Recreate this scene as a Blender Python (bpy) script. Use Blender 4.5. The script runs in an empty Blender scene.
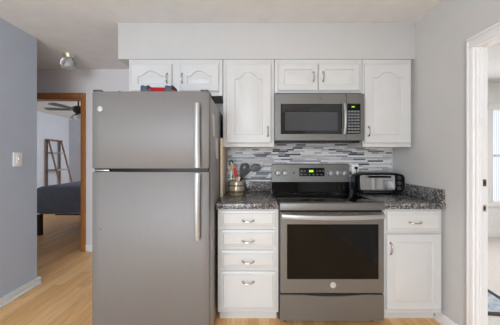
import bpy, bmesh, math, random
from mathutils import Vector, Matrix
random.seed(7)
SC = bpy.context.scene
COL = SC.collection
PI = math.pi

# ------------------------------------------------------------------ camera, world, lights, exposure
F = 236.0
cam_d = bpy.data.cameras.new('camera')
cam_d.sensor_width = 36.0
cam_d.lens = 36.0 * F / 500.0
cam_d.shift_y = -0.010
cam_d.clip_start = 0.05
cam = bpy.data.objects.new('camera', cam_d)
cam.location = (0, 0, 1.25)
cam.rotation_euler = (PI / 2, 0, 0)
COL.objects.link(cam)
SC.camera = cam

world = bpy.data.worlds.new('sky')
SC.world = world
world.use_nodes = True
bg = world.node_tree.nodes['Background']
bg.inputs['Color'].default_value = (0.86, 0.93, 1.0, 1)
bg.inputs['Strength'].default_value = 1.3


def area(name, loc, rot, sx, sy, power, color=(1, 1, 1), spread=PI):
    l = bpy.data.lights.new(name, 'AREA')
    l.shape = 'RECTANGLE'
    l.size, l.size_y = sx, sy
    l.energy = power
    l.color = color
    l.spread = spread
    o = bpy.data.objects.new(name, l)
    o.location = loc
    o.rotation_euler = rot
    COL.objects.link(o)
    return o


# daylight through the big window behind the camera, added fill lights in kitchen and side room, and the windows of the other rooms
area('kitchen_window_daylight', (-1.0, -2.40, 1.15), (PI / 2, 0, 0), 2.0, 2.1, 104, (0.80, 0.90, 1.0))


def globe(name, loc, radius, power, color):
    l = bpy.data.lights.new(name, 'POINT')
    l.energy = power
    l.color = color
    l.shadow_soft_size = radius
    o = bpy.data.objects.new(name, l)
    o.location = loc
    COL.objects.link(o)


globe('kitchen_fill_light', (-0.35, -0.75, 1.85), 0.20, 24, (0.80, 0.90, 1.0))  # unseen soft light behind the camera, added to lift the ceiling and walls
area('bedroom_window_daylight', (-1.75, 6.2, 1.5), (PI / 2, 0, PI / 2), 1.2, 1.3, 42, (0.92, 0.96, 1.0), math.radians(165))
area('side_room_window_daylight', (3.3, 3.55, 1.4), (PI / 2, 0, PI), 2.0, 1.4, 16, (0.97, 0.98, 1.0))
area('side_room_fill_light', (3.0, 1.6, 2.38), (0, 0, 0), 1.0, 1.0, 31, (1.0, 0.98, 0.96))  # unseen overhead fill, added to brighten the side room

SC.view_settings.view_transform = 'Standard'
SC.view_settings.look = 'None'
SC.view_settings.gamma = 1.0
SC.view_settings.use_curve_mapping = False
SC.view_settings.exposure = 0.10
SC.cycles.max_bounces = 8
SC.cycles.diffuse_bounces = 5
SC.cycles.use_denoising = True


# ------------------------------------------------------------------ materials
def lin(r, g, b):
    f = lambda c: (c / 255 / 12.92) if c / 255 <= 0.04045 else ((c / 255 + 0.055) / 1.055) ** 2.4
    return (f(r), f(g), f(b), 1)


class NT:
    def __init__(s, name):
        s.m = bpy.data.materials.new(name)
        s.m.use_nodes = True
        s.t = s.m.node_tree
        s.b = s.t.nodes['Principled BSDF']

    def n(s, typ, **kw):
        nd = s.t.nodes.new(typ)
        for k, v in kw.items():
            setattr(nd, k, v)
        return nd

    def l(s, a, b):
        s.t.links.new(a, b)

    def put(s, sock, v):
        if hasattr(v, 'is_output'):
            s.l(v, sock)
        else:
            sock.default_value = v

    def math(s, op, a, b=0.0, c=0.0):
        nd = s.n('ShaderNodeMath', operation=op)
        s.put(nd.inputs[0], a)
        s.put(nd.inputs[1], b)
        s.put(nd.inputs[2], c)
        return nd.outputs[0]

    def ramp(s, fac, stops, const=False):
        r = s.n('ShaderNodeValToRGB')
        if const:
            r.color_ramp.interpolation = 'CONSTANT'
        e = r.color_ramp.elements
        while len(e) < len(stops):
            e.new(0.5)
        for i, (p, c) in enumerate(stops):
            e[i].position = p
            e[i].color = c
        s.l(fac, r.inputs[0])
        return r.outputs[0]

    def coords(s, scale=None, kind='Object'):
        tc = s.n('ShaderNodeTexCoord')
        if scale is None:
            return tc.outputs[kind]
        mp = s.n('ShaderNodeMapping')
        mp.inputs['Scale'].default_value = scale
        s.l(tc.outputs[kind], mp.inputs['Vector'])
        return mp.outputs[0]

    def noise(s, vec, scale, detail=3, rough=0.5):
        nd = s.n('ShaderNodeTexNoise')
        s.l(vec, nd.inputs['Vector'])
        nd.inputs['Scale'].default_value = scale
        nd.inputs['Detail'].default_value = detail
        nd.inputs['Roughness'].default_value = rough
        return nd.outputs[0]

    def mix(s, fac, a, b, blend='MIX'):
        nd = s.n('ShaderNodeMix', data_type='RGBA', blend_type=blend)
        s.put(nd.inputs[0], fac)
        s.put(nd.inputs[6], a)
        s.put(nd.inputs[7], b)
        return nd.outputs[2]

    def bump(s, h, strength, dist=0.01):
        nd = s.n('ShaderNodeBump')
        nd.inputs['Strength'].default_value = strength
        nd.inputs['Distance'].default_value = dist
        s.l(h, nd.inputs['Height'])
        s.l(nd.outputs[0], s.b.inputs['Normal'])


def plain(name, col, rough=0.5, metal=0.0, var=0.04, vscale=8.0, bump=0.0, bscale=200, coat=0.0, spec=0.5):
    k = NT(name)
    v = k.coords()
    nz = k.noise(v, vscale, 3)
    d = tuple(max(0, c * (1 - var)) for c in col[:3]) + (1,)
    u = tuple(min(1, c * (1 + var)) for c in col[:3]) + (1,)
    k.put(k.b.inputs['Base Color'], k.ramp(nz, [(0.3, d), (0.7, u)]))
    k.b.inputs['Roughness'].default_value = rough
    k.b.inputs['Metallic'].default_value = metal
    k.b.inputs['Specular IOR Level'].default_value = spec
    k.b.inputs['Coat Weight'].default_value = coat
    if bump:
        k.bump(k.noise(v, bscale, 2), bump, 0.002)
    return k.m


def glow(name, col, strength):
    k = NT(name)
    k.b.inputs['Base Color'].default_value = (0, 0, 0, 1)
    k.b.inputs['Emission Color'].default_value = col
    k.b.inputs['Emission Strength'].default_value = strength
    return k.m


def brushed(name, col, rough=0.3, stretch=(2, 2, 220), metal=1.0):
    k = NT(name)
    v = k.coords(stretch)
    nz = k.noise(v, 4, 4, 0.6)
    a = tuple(c * 0.93 for c in col[:3]) + (1,)
    b = tuple(min(1, c * 1.05) for c in col[:3]) + (1,)
    k.put(k.b.inputs['Base Color'], k.ramp(nz, [(0.3, a), (0.7, b)]))
    k.b.inputs['Specular IOR Level'].default_value = 0.35
    k.put(k.b.inputs['Roughness'], k.math('MULTIPLY_ADD', nz, 0.16, rough - 0.08))
    k.b.inputs['Metallic'].default_value = metal
    return k.m


def tile_mat():
    k = NT('mosaic_strip_tile')
    sx = k.n('ShaderNodeSeparateXYZ')
    k.l(k.coords(), sx.inputs[0])
    x, z = sx.outputs[0], sx.outputs[2]
    rz = k.math('DIVIDE', z, 0.0165)
    row = k.math('FLOOR', rz)
    fz = k.math('SUBTRACT', rz, row)
    w1 = k.n('ShaderNodeTexWhiteNoise', noise_dimensions='1D')
    k.l(row, w1.inputs['W'])
    w2 = k.n('ShaderNodeTexWhiteNoise', noise_dimensions='1D')
    k.l(k.math('ADD', row, 57.3), w2.inputs['W'])
    ln = k.math('MULTIPLY_ADD', w1.outputs[0], 0.11, 0.07)
    u = k.math('ADD', k.math('DIVIDE', x, ln), k.math('MULTIPLY', w2.outputs[0], 9.0))
    cell = k.math('FLOOR', u)
    fu = k.math('MULTIPLY', k.math('SUBTRACT', u, cell), ln)
    cv = k.n('ShaderNodeCombineXYZ')
    k.l(cell, cv.inputs[0])
    k.l(row, cv.inputs[1])
    wn = k.n('ShaderNodeTexWhiteNoise', noise_dimensions='2D')
    k.l(cv.outputs[0], wn.inputs['Vector'])
    col = k.ramp(wn.outputs[0], [(0.0, lin(206, 204, 205)), (0.2, lin(172, 172, 175)), (0.40, lin(104, 110, 118)),
                                 (0.48, lin(220, 219, 220)), (0.66, lin(142, 145, 150)), (0.76, lin(192, 187, 183)),
                                 (0.90, lin(70, 76, 84))], True)
    vein = k.noise(k.coords((14, 14, 60)), 6, 4)
    col = k.mix(0.25, col, k.ramp(vein, [(0.3, lin(120, 120, 124)), (0.7, lin(240, 238, 236))]), 'OVERLAY')
    g = k.math('MAXIMUM', k.math('LESS_THAN', fz, 0.10), k.math('LESS_THAN', fu, 0.0018))
    col = k.mix(g, col, lin(176, 172, 168))
    k.put(k.b.inputs['Base Color'], col)
    k.put(k.b.inputs['Roughness'], k.math('MULTIPLY_ADD', g, 0.5, 0.22))
    k.bump(k.math('SUBTRACT', 1.0, g), 0.4, 0.002)
    return k.m


def plank_mat(name, cols, width=0.083, length=1.3, rough=0.34):
    k = NT(name)
    sx = k.n('ShaderNodeSeparateXYZ')
    k.l(k.coords(), sx.inputs[0])
    x, y = sx.outputs[0], sx.outputs[1]
    rx = k.math('DIVIDE', x, width)
    row = k.math('FLOOR', rx)
    fx = k.math('SUBTRACT', rx, row)
    w1 = k.n('ShaderNodeTexWhiteNoise', noise_dimensions='1D')
    k.l(row, w1.inputs['W'])
    u = k.math('ADD', k.math('DIVIDE', y, length), k.math('MULTIPLY', w1.outputs[0], 7.0))
    cell = k.math('FLOOR', u)
    fu = k.math('SUBTRACT', u, cell)
    cv = k.n('ShaderNodeCombineXYZ')
    k.l(cell, cv.inputs[0])
    k.l(row, cv.inputs[1])
    wn = k.n('ShaderNodeTexWhiteNoise', noise_dimensions='2D')
    k.l(cv.outputs[0], wn.inputs['Vector'])
    base = k.ramp(wn.outputs[0], [(0.0, cols[0]), (0.5, cols[1]), (1.0, cols[2])])
    off = k.n('ShaderNodeVectorMath', operation='ADD')
    k.l(k.coords((26, 1.6, 1)), off.inputs[0])
    k.l(wn.outputs[1], off.inputs[1])
    gr = k.noise(off.outputs[0], 2.6, 6, 0.62)
    col = k.mix(0.42, base, k.ramp(gr, [(0.32, cols[3]), (0.55, cols[1]), (0.8, cols[2])]))
    seam = k.math('MAXIMUM', k.math('LESS_THAN', fx, 0.022), k.math('LESS_THAN', fu, 0.0022))
    col = k.mix(k.math('MULTIPLY', seam, 0.65), col, cols[4])
    k.put(k.b.inputs['Base Color'], col)
    k.put(k.b.inputs['Roughness'], k.math('MULTIPLY_ADD', gr, 0.15, rough))
    k.bump(gr, 0.08, 0.002)
    return k.m


def granite_mat():
    k = NT('speckled_granite')
    v = k.coords()
    vo = k.n('ShaderNodeTexVoronoi')
    vo.inputs['Scale'].default_value = 150
    k.l(v, vo.inputs['Vector'])
    bw = k.n('ShaderNodeRGBToBW')
    k.l(vo.outputs['Color'], bw.inputs[0])
    c1 = k.ramp(bw.outputs[0], [(0.0, lin(32, 30, 30)), (0.36, lin(74, 71, 69)), (0.50, lin(116, 112, 109)),
                                (0.60, lin(54, 51, 50)), (0.71, lin(190, 185, 180))], True)
    nz = k.noise(v, 34, 5, 0.7)
    c2 = k.ramp(nz, [(0.36, lin(38, 36, 36)), (0.5, lin(96, 92, 90)), (0.68, lin(198, 193, 188))])
    k.put(k.b.inputs['Base Color'], k.mix(0.5, c1, c2))
    k.b.inputs['Roughness'].default_value = 0.2
    return k.m


def wood_mat(name, a, b, scale=(3, 30, 3), rough=0.45):
    k = NT(name)
    nz = k.noise(k.coords(scale), 3, 5, 0.6)
    k.put(k.b.inputs['Base Color'], k.ramp(nz, [(0.3, a), (0.7, b)]))
    k.b.inputs['Roughness'].default_value = rough
    return k.m


def mesh_glass(name, dark, light, scale=420):
    k = NT(name)
    sx = k.n('ShaderNodeSeparateXYZ')
    k.l(k.coords(), sx.inputs[0])
    a = k.math('SINE', k.math('MULTIPLY', sx.outputs[0], scale))
    b = k.math('SINE', k.math('MULTIPLY', sx.outputs[2], scale))
    d = k.math('MULTIPLY_ADD', k.math('MULTIPLY', a, b), 0.5, 0.5)
    k.put(k.b.inputs['Base Color'], k.ramp(d, [(0.25, dark), (0.75, light)]))
    k.b.inputs['Roughness'].default_value = 0.09
    k.b.inputs['Specular IOR Level'].default_value = 0.22
    return k.m


def rug_mat():
    k = NT('blue_grey_rug_pile')
    v = k.coords()
    n1 = k.noise(v, 14, 5, 0.7)
    k.put(k.b.inputs['Base Color'], k.ramp(n1, [(0.3, lin(120, 136, 152)), (0.5, lin(176, 186, 196)), (0.7, lin(206, 208, 210))]))
    k.b.inputs['Roughness'].default_value = 0.95
    k.bump(k.noise(v, 180, 2), 0.6, 0.004)
    return k.m


def glass_mat(name, col=(1, 1, 1, 1), rough=0.02):
    k = NT(name)
    k.b.inputs['Base Color'].default_value = col
    k.b.inputs['Transmission Weight'].default_value = 1.0
    k.b.inputs['Roughness'].default_value = rough
    k.b.inputs['IOR'].default_value = 1.35
    nz = k.noise(k.coords(), 20, 2)
    k.put(k.b.inputs['Roughness'], k.math('MULTIPLY_ADD', nz, 0.02, rough))
    return k.m


M = {}
M['ceiling'] = plain('ceiling_paint', lin(225, 224, 223), 0.95, bump=0.35, bscale=160, var=0.03)
M['wall'] = plain('greige_wall_paint', lin(202, 200, 197), 0.85, bump=0.15, bscale=240, var=0.015)
M['hall'] = plain('pale_hall_paint', lin(222, 219, 221), 0.85, bump=0.15, bscale=240, var=0.015)
M['soffit'] = plain('pale_soffit_paint', lin(191, 189, 187), 0.8, bump=0.1, bscale=240, var=0.015)
M['blue'] = plain('blue_grey_wall_paint', lin(184, 192, 206), 0.75, bump=0.12, bscale=240, var=0.02)
M['bedroom'] = plain('bedroom_wall_paint', lin(205, 209, 217), 0.85, bump=0.1, bscale=240, var=0.02)
M['side'] = plain('white_side_room_paint', lin(238, 237, 235), 0.85, bump=0.1, var=0.015)
M['trim'] = plain('white_trim_paint', lin(240, 239, 238), 0.42, var=0.015)
M['cab'] = plain('white_cabinet_paint', lin(203, 202, 200), 0.38, var=0.012)
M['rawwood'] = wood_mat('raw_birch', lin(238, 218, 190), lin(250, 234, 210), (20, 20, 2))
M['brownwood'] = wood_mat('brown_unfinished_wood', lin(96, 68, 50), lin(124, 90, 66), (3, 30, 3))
M['oak'] = wood_mat('oak_trim', lin(150, 96, 50), lin(184, 124, 70), (24, 24, 3), 0.4)
M['floor'] = plank_mat('oak_strip_floor', [lin(222, 168, 108), lin(243, 194, 132), lin(252, 218, 164), lin(194, 134, 76), lin(118, 78, 46)])
M['carpet'] = plain('pale_grey_carpet', lin(214, 208, 202), 0.97, bump=0.6, bscale=400, var=0.06, vscale=30)
M['rug'] = rug_mat()
M['rugborder'] = plain('charcoal_rug_border', lin(62, 64, 70), 0.95, bump=0.5, bscale=300)
M['tile'] = tile_mat()
M['granite'] = granite_mat()
M['steel'] = brushed('brushed_stainless_steel', lin(124, 121, 119), 0.5, (260, 2, 2), 0.28)
M['steelh'] = brushed('brushed_stainless_sheet', lin(124, 122, 119), 0.40, (2, 2, 240), 0.6)
M['steelbright'] = brushed('bright_stainless_bar', lin(176, 175, 174), 0.38, (2, 2, 160), 0.6)
M['badge'] = plain('satin_silver_badge', lin(222, 222, 222), 0.4, 0.15)
M['chrome'] = plain('satin_nickel', lin(205, 202, 198), 0.25, 1.0)
M['fside'] = plain('grey_textured_steel_side', lin(158, 159, 161), 0.5, 0.15, bump=0.4, bscale=500)
M['black'] = plain('black_plastic', lin(7, 7, 8), 0.32, spec=0.2)
M['blackgloss'] = plain('black_ceramic_glass', lin(10, 10, 11), 0.06, spec=0.2)
M['blackmatt'] = plain('matt_black_enamel', lin(17, 17, 18), 0.5)
M['dark'] = plain('dark_grey_plastic', lin(58, 58, 60), 0.4)
M['burner'] = plain('grey_burner_print', lin(52, 52, 54), 0.12)
M['ovenglass'] = mesh_glass('oven_door_glass', lin(7, 7, 7), lin(18, 17, 17), 900)
M['mwglass'] = plain('microwave_black_glass', lin(30, 30, 31), 0.07, spec=0.5)
M['mwmesh'] = mesh_glass('microwave_screen_mesh', lin(52, 53, 55), lin(84, 86, 88), 900)
M['keypad'] = plain('keypad_grey_print', lin(112, 114, 116), 0.3, var=0.5, vscale=180)
M['green'] = glow('green_clock_display', (0.55, 1.0, 0.05, 1), 1.1)
M['white'] = plain('white_plastic', lin(238, 237, 234), 0.35)
M['brass'] = plain('polished_brass', lin(190, 150, 84), 0.25, 1.0)
M['agedbrass'] = plain('aged_brass_plate', lin(212, 204, 184), 0.4, 0.7)
M['glass'] = glass_mat('clear_globe_glass', (1, 1, 1, 1), 0.04)
M['frost'] = plain('frosted_lamp_glass', lin(250, 250, 248), 0.3)
M['toastglass'] = plain('toaster_door_glass', lin(196, 196, 196), 0.08, 0.85, var=0.02)
M['navy'] = plain('slate_blue_bed_cover', lin(112, 120, 138), 0.9, bump=0.5, bscale=90, var=0.10, vscale=12)
M['linen'] = plain('pale_box_spring', lin(176, 176, 178), 0.9)
M['darkwood'] = wood_mat('dark_bed_wood', lin(38, 28, 24), lin(58, 42, 34), (20, 20, 3))
M['ladder'] = wood_mat('brown_ladder_wood', lin(104, 74, 54), lin(136, 100, 74), (20, 20, 3))
M['greyshelf'] = plain('grey_shelf_board', lin(150, 152, 154), 0.5)
M['fanblade'] = plain('pewter_fan_blade', lin(112, 116, 122), 0.4)
M['fanmetal'] = plain('dark_fan_metal', lin(70, 66, 62), 0.35, 0.7)
M['red'] = plain('red_toy_plastic', lin(158, 10, 24), 0.5, spec=0.2)
M['toyblue'] = plain('slate_blue_toy_plastic', lin(58, 70, 88), 0.5)
M['redhandle'] = plain('red_utensil_plastic', lin(206, 34, 38), 0.35)
M['spoonwood'] = wood_mat('spoon_wood', lin(176, 140, 100), lin(206, 174, 134), (30, 30, 4))
M['greenrubber'] = plain('grey_green_silicone', lin(74, 84, 82), 0.5)
M['crock'] = plain('amber_grey_stoneware', lin(176, 164, 140), 0.2, 0.3, var=0.25, vscale=60)
M['crockband'] = plain('brown_glaze_band', lin(112, 92, 66), 0.22, 0.2, var=0.2, vscale=60)
M['paper'] = plain('white_paper', lin(214, 214, 212), 0.7)
M['skyblue'] = plain('white_window_blind', lin(240, 242, 245), 0.7)


# ------------------------------------------------------------------ mesh helpers
WPOS = {}


class MB:
    """Collects shapes (world coordinates) and links them as ONE mesh object."""

    def __init__(s):
        s.bm = bmesh.new()

    def _add(s, t, mi):
        for f in t.faces:
            f.material_index = mi
        bmesh.ops.recalc_face_normals(t, faces=t.faces[:])
        me = bpy.data.meshes.new('t')
        t.to_mesh(me)
        t.free()
        s.bm.from_mesh(me)
        bpy.data.meshes.remove(me)
        return s

    def box(s, x0, x1, y0, y1, z0, z1, bev=0.0, seg=2, mi=0, rot=None):
        t = bmesh.new()
        bmesh.ops.create_cube(t, size=1)
        for v in t.verts:
            v.co = Vector(((x0 + x1) / 2 + v.co.x * (x1 - x0), (y0 + y1) / 2 + v.co.y * (y1 - y0), (z0 + z1) / 2 + v.co.z * (z1 - z0)))
        if bev:
            bmesh.ops.bevel(t, geom=t.edges[:], offset=bev, segments=seg, affect='EDGES', profile=0.5)
        if rot is not None:
            c = Vector(((x0 + x1) / 2, (y0 + y1) / 2, (z0 + z1) / 2))
            for v in t.verts:
                v.co = c + rot @ (v.co - c)
        return s._add(t, mi)

    def tube(s, pts, r, seg=10, mi=0, flat=None):
        """Sweep a round (or flat: (a, b) semi-axes) section along a polyline; r a number or one per point."""
        pts = [Vector(p) for p in pts]
        rs = r if isinstance(r, (list, tuple)) else [r] * len(pts)
        t = bmesh.new()
        rings = []
        up = None
        for i, p in enumerate(pts):
            d = (pts[min(i + 1, len(pts) - 1)] - pts[max(i - 1, 0)]).normalized()
            if up is None:
                up = Vector((0, 0, 1)) if abs(d.z) < 0.9 else Vector((0, 1, 0))
            a = d.cross(up).normalized()
            b = a.cross(d).normalized()
            up = b
            ring = []
            for k in range(seg):
                th = 2 * PI * k / seg
                fa, fb = flat if flat else (1, 1)
                ring.append(t.verts.new(p + a * (math.cos(th) * rs[i] * fa) + b * (math.sin(th) * rs[i] * fb)))
            rings.append(ring)
        for i in range(len(rings) - 1):
            for k in range(seg):
                t.faces.new((rings[i][k], rings[i][(k + 1) % seg], rings[i + 1][(k + 1) % seg], rings[i + 1][k]))
        t.faces.new(rings[0])
        t.faces.new(rings[-1])
        return s._add(t, mi)

    def lathe(s, prof, c, axis='Z', seg=28, mi=0, caps=True):
        """Revolve [(radius, height)] about an axis through c; axis Z up, Y towards the viewer (-y), X towards +x."""
        t = bmesh.new()
        c = Vector(c)
        rings = []
        for r, h in prof:
            if r < 1e-6:
                rings.append([t.verts.new(s._ax(c, 0, 0, h, axis))])
            else:
                rings.append([t.verts.new(s._ax(c, r * math.cos(2 * PI * k / seg), r * math.sin(2 * PI * k / seg), h, axis)) for k in range(seg)])
        for a, b in zip(rings, rings[1:]):
            if len(a) == 1 and len(b) == 1:
                continue
            for k in range(seg):
                k2 = (k + 1) % seg
                if len(a) == 1:
                    t.faces.new((a[0], b[k2], b[k]))
                elif len(b) == 1:
                    t.faces.new((a[k], a[k2], b[0]))
                else:
                    t.faces.new((a[k], a[k2], b[k2], b[k]))
        for rg in ((rings[0], rings[-1]) if caps else ()):
            if len(rg) > 1:
                t.faces.new(rg)
        return s._add(t, mi)

    @staticmethod
    def _ax(c, u, v, h, axis):
        if axis == 'Z':
            return c + Vector((u, v, h))
        if axis == 'Y':
            return c + Vector((u, -h, v))
        return c + Vector((h, u, v))

    def loops(s, loops, cap0=True, cap1=True, mi=0, closed=True):
        t = bmesh.new()
        L = [[t.verts.new(Vector(p)) for p in lp] for lp in loops]
        n = len(L[0])
        for a, b in zip(L, L[1:]):
            for k in range(n if closed else n - 1):
                t.faces.new((a[k], a[(k + 1) % n], b[(k + 1) % n], b[k]))
        if cap0:
            t.faces.new(L[0])
        if cap1:
            t.faces.new(L[-1])
        return s._add(t, mi)

    def build(s, name, mats, parent=None, angle=35):
        bm = s.bm
        xs = [v.co for v in bm.verts]
        lo = Vector((min(p.x for p in xs), min(p.y for p in xs), min(p.z for p in xs)))
        hi = Vector((max(p.x for p in xs), max(p.y for p in xs), max(p.z for p in xs)))
        org = Vector(((lo.x + hi.x) / 2, (lo.y + hi.y) / 2, lo.z))
        for v in bm.verts:
            v.co -= org
        me = bpy.data.meshes.new(name)
        bm.to_mesh(me)
        bm.free()
        for f in me.polygons:
            f.use_smooth = True
        me.set_sharp_from_angle(angle=math.radians(angle))
        for m in (mats if isinstance(mats, (list, tuple)) else [mats]):
            me.materials.append(m)
        o = bpy.data.objects.new(name, me)
        COL.objects.link(o)
        WPOS[o.name] = org
        if parent is not None:
            o.parent = parent
            o.location = org - WPOS[parent.name]
        else:
            o.location = org
        return o


def thing(name, label, cat, loc, group=None):
    o = bpy.data.objects.new(name, None)
    o.empty_display_size = 0.1
    COL.objects.link(o)
    o.location = loc
    WPOS[o.name] = Vector(loc)
    return tag(o, label, cat, group)


def tag(o, label, cat, group=None):
    o['label'] = label
    o['category'] = cat
    if group:
        o['group'] = group
    return o


def struct(name, mb, mats, parent=None):
    o = mb.build(name, mats, parent)
    o['kind'] = 'structure'
    return o


def boxobj(name, mats, parent, *a, **k):
    return MB().box(*a, **k).build(name, mats, parent)


def panel_loop(x0, x1, z0, z1, y, ins, arch, ia=None):
    """One closed loop of a door front: inset from the edges, with a cathedral arch of height arch along the top."""
    a0, a1, b0, b1 = x0 + ins, x1 - ins, z0 + ins, z1 - ins
    pts = []
    nb, ns, nt = 4, 4, 32
    for i in range(nb):
        pts.append((a0 + (a1 - a0) * i / nb, y, b0))
    for i in range(ns):
        pts.append((a1, y, b0 + (b1 - arch - b0) * i / ns))
    for i in range(nt):
        u = i / nt
        s = 1 - abs(2 * u - 1)
        q = min(1, max(0, (s - 0.16) / 0.70))
        sh = q * q * (3 - 2 * q)
        sh = 0.82 * sh + 0.18 * max(0, (s - 0.3) / 0.7)
        pts.append((a1 - (a1 - a0) * u, y, b1 - arch * (1 - sh)))
    for i in range(ns):
        pts.append((a0, y, b1 - arch - (b1 - arch - b0) * i / ns))
    return pts


def door_front(x0, x1, z0, z1, yf, t=0.02, border=0.05, arch=0.0):
    L = [panel_loop(x0, x1, z0, z1, yf + t, 0, 0), panel_loop(x0, x1, z0, z1, yf + 0.006, 0, 0),
         panel_loop(x0, x1, z0, z1, yf, 0.007, 0), panel_loop(x0, x1, z0, z1, yf, border, arch),
         panel_loop(x0, x1, z0, z1, yf + 0.009, border + 0.005, arch), panel_loop(x0, x1, z0, z1, yf + 0.009, border + 0.011, arch),
         panel_loop(x0, x1, z0, z1, yf + 0.002, border + 0.034, arch * 0.95)]
    return MB().loops(L)


def drawer_front(x0, x1, z0, z1, yf, t=0.02):
    L = [panel_loop(x0, x1, z0, z1, yf + t, 0, 0), panel_loop(x0, x1, z0, z1, yf + 0.010, 0, 0),
         panel_loop(x0, x1, z0, z1, yf + 0.007, 0.004, 0), panel_loop(x0, x1, z0, z1, yf + 0.006, 0.018, 0),
         panel_loop(x0, x1, z0, z1, yf, 0.024, 0)]
    return MB().loops(L)


def pull(cx, cz, yf, parent, vertical=True, ln=0.088):
    h = ln / 2
    mb = MB()
    pts = []
    for i in range(13):
        u = -1 + 2 * i / 12
        d = 0.006 + 0.022 * (1 - u ** 4)
        a = u * h * 0.92
        pts.append((cx, yf - d, cz + a) if vertical else (cx + a, yf - d, cz - 0.004 * (1 - u * u)))
    mb.tube(pts, [0.0058 if abs(i - 6) > 4 else 0.0048 for i in range(13)], 10)
    for sgn in (-1, 1):
        p = Vector((cx, yf, cz + sgn * h * 0.90)) if vertical else Vector((cx + sgn * h * 0.90, yf, cz))
        mb.lathe([(0.009, 0.0), (0.009, 0.002), (0.0065, 0.004), (0.006, 0.012)], p, 'Y', 14)
    return mb.build('handle', M['chrome'], parent)


def letters(txt, size, loc, rot, depth=0.0006):
    cu = bpy.data.curves.new('lettering', 'FONT')
    cu.body = txt
    cu.size = size
    cu.align_x = 'CENTER'
    cu.align_y = 'CENTER'
    cu.extrude = depth
    o = bpy.data.objects.new('lettering', cu)
    COL.objects.link(o)
    me = bpy.data.meshes.new_from_object(o.evaluated_get(bpy.context.evaluated_depsgraph_get()))
    bpy.data.objects.remove(o)
    bpy.data.curves.remove(cu)
    mt = Matrix.Translation(loc) @ rot.to_4x4()
    me.transform(mt)
    return me


FRONT = Matrix.Rotation(PI / 2, 3, 'X')


def badge(cx, cz, y, r, parent, ring_mat, face_mat):
    """Round emblem: a ring, a disc and the two script capitals inside it."""
    mb = MB()
    mb.lathe([(0, 0), (r, 0), (r, 0.0016), (r * 0.92, 0.0022), (0, 0.0022)], (cx, y, cz), 'Y', 28, 0)
    mb.lathe([(r * 0.80, 0.0022), (r * 0.80, 0.0027), (r * 0.70, 0.0027), (r * 0.70, 0.0022)], (cx, y, cz), 'Y', 28, 1, False)
    me = letters('GE', r * 0.95, (cx, y - 0.0024, cz), FRONT)
    for p in me.polygons:
        p.material_index = 1
    mb.bm.from_mesh(me)
    bpy.data.meshes.remove(me)
    return mb.build('logo_badge', [ring_mat, face_mat], parent)


# ------------------------------------------------------------------ the setting
CEIL = 2.43
WY = 2.40          # kitchen back wall
RX = 1.45          # right wall
LX = -2.11         # blue wall
struct('floor', MB().box(-6.0, 1.485, -2.7, 7.4, -0.1, 0.0), M['floor'])
struct('floor_carpet', MB().box(1.485, 5.2, -2.7, 3.9, -0.1, 0.0), M['carpet'])
struct('ceiling', MB().box(-6.0, 5.2, -2.7, 7.4, CEIL, CEIL + 0.1), M['ceiling'])
struct('wall_back', MB().box(-1.16, RX, WY, WY + 0.12, 0, CEIL), M['wall'])
struct('wall_return', MB().box(-1.16, -1.04, WY + 0.12, 3.15, 0, CEIL), M['hall'])
struct('wall_left', MB().box(LX - 0.12, LX, -2.7, 2.337, 0, CEIL), M['blue'])
struct('wall_passage', MB().box(-4.2, LX - 0.12, 2.217, 2.337, 0, CEIL), M['hall'])
struct('wall_passage_end', MB().box(-4.32, -4.2, 2.217, 3.15, 0, CEIL), M['hall'])
# hall wall with the bedroom doorway
mb = MB()
mb.box(-2.242, -1.04, 3.15, 3.27, 0, CEIL)
mb.box(-6.0, -3.09, 3.15, 3.27, 0, CEIL)
mb.box(-3.09, -2.242, 3.15, 3.27, 2.05, CEIL)
struct('wall_hall', mb, M['hall'])
# right wall with the side doorway (y 0.70..DY)
DY = 1.525
mb = MB()
mb.box(RX, RX + 0.07, DY, 3.82, 0, CEIL)
mb.box(RX, RX + 0.07, -2.7, 0.70, 0, CEIL)
mb.box(RX, RX + 0.07, 0.70, DY, 1.97, CEIL)
struct('wall_right', mb, M['wall'])
# rear wall of the kitchen with its window opening, behind the camera
mb = MB()
mb.box(LX, -2.05, -2.7, -2.58, 0, CEIL)
mb.box(0.05, RX, -2.7, -2.58, 0, CEIL)
mb.box(-2.05, 0.05, -2.7, -2.58, 0, 0.08)
mb.box(-2.05, 0.05, -2.7, -2.58, 2.3, CEIL)
struct('wall_rear', mb, M['wall'])
mb = MB()
for x in (-2.05, -1.03, -0.01):
    mb.box(x, x + 0.06, -2.66, -2.60, 0.08, 2.3)
mb.box(-2.05, 0.05, -2.66, -2.60, 0.08, 0.16)
mb.box(-2.05, 0.05, -2.66, -2.60, 2.24, 2.3)
struct('window_1', mb, M['trim'])
# bedroom shell
struct('wall_bedroom_left', MB().box(-5.57, -5.45, 3.27, 7.1, 0, CEIL), M['bedroom'])
struct('wall_bedroom_back', MB().box(-5.57, -1.5, 7.1, 7.22, 0, CEIL), M['bedroom'])
struct('wall_bedroom_right', MB().box(-1.62, -1.5, 3.27, 7.1, 0, CEIL), M['bedroom'])
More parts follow.
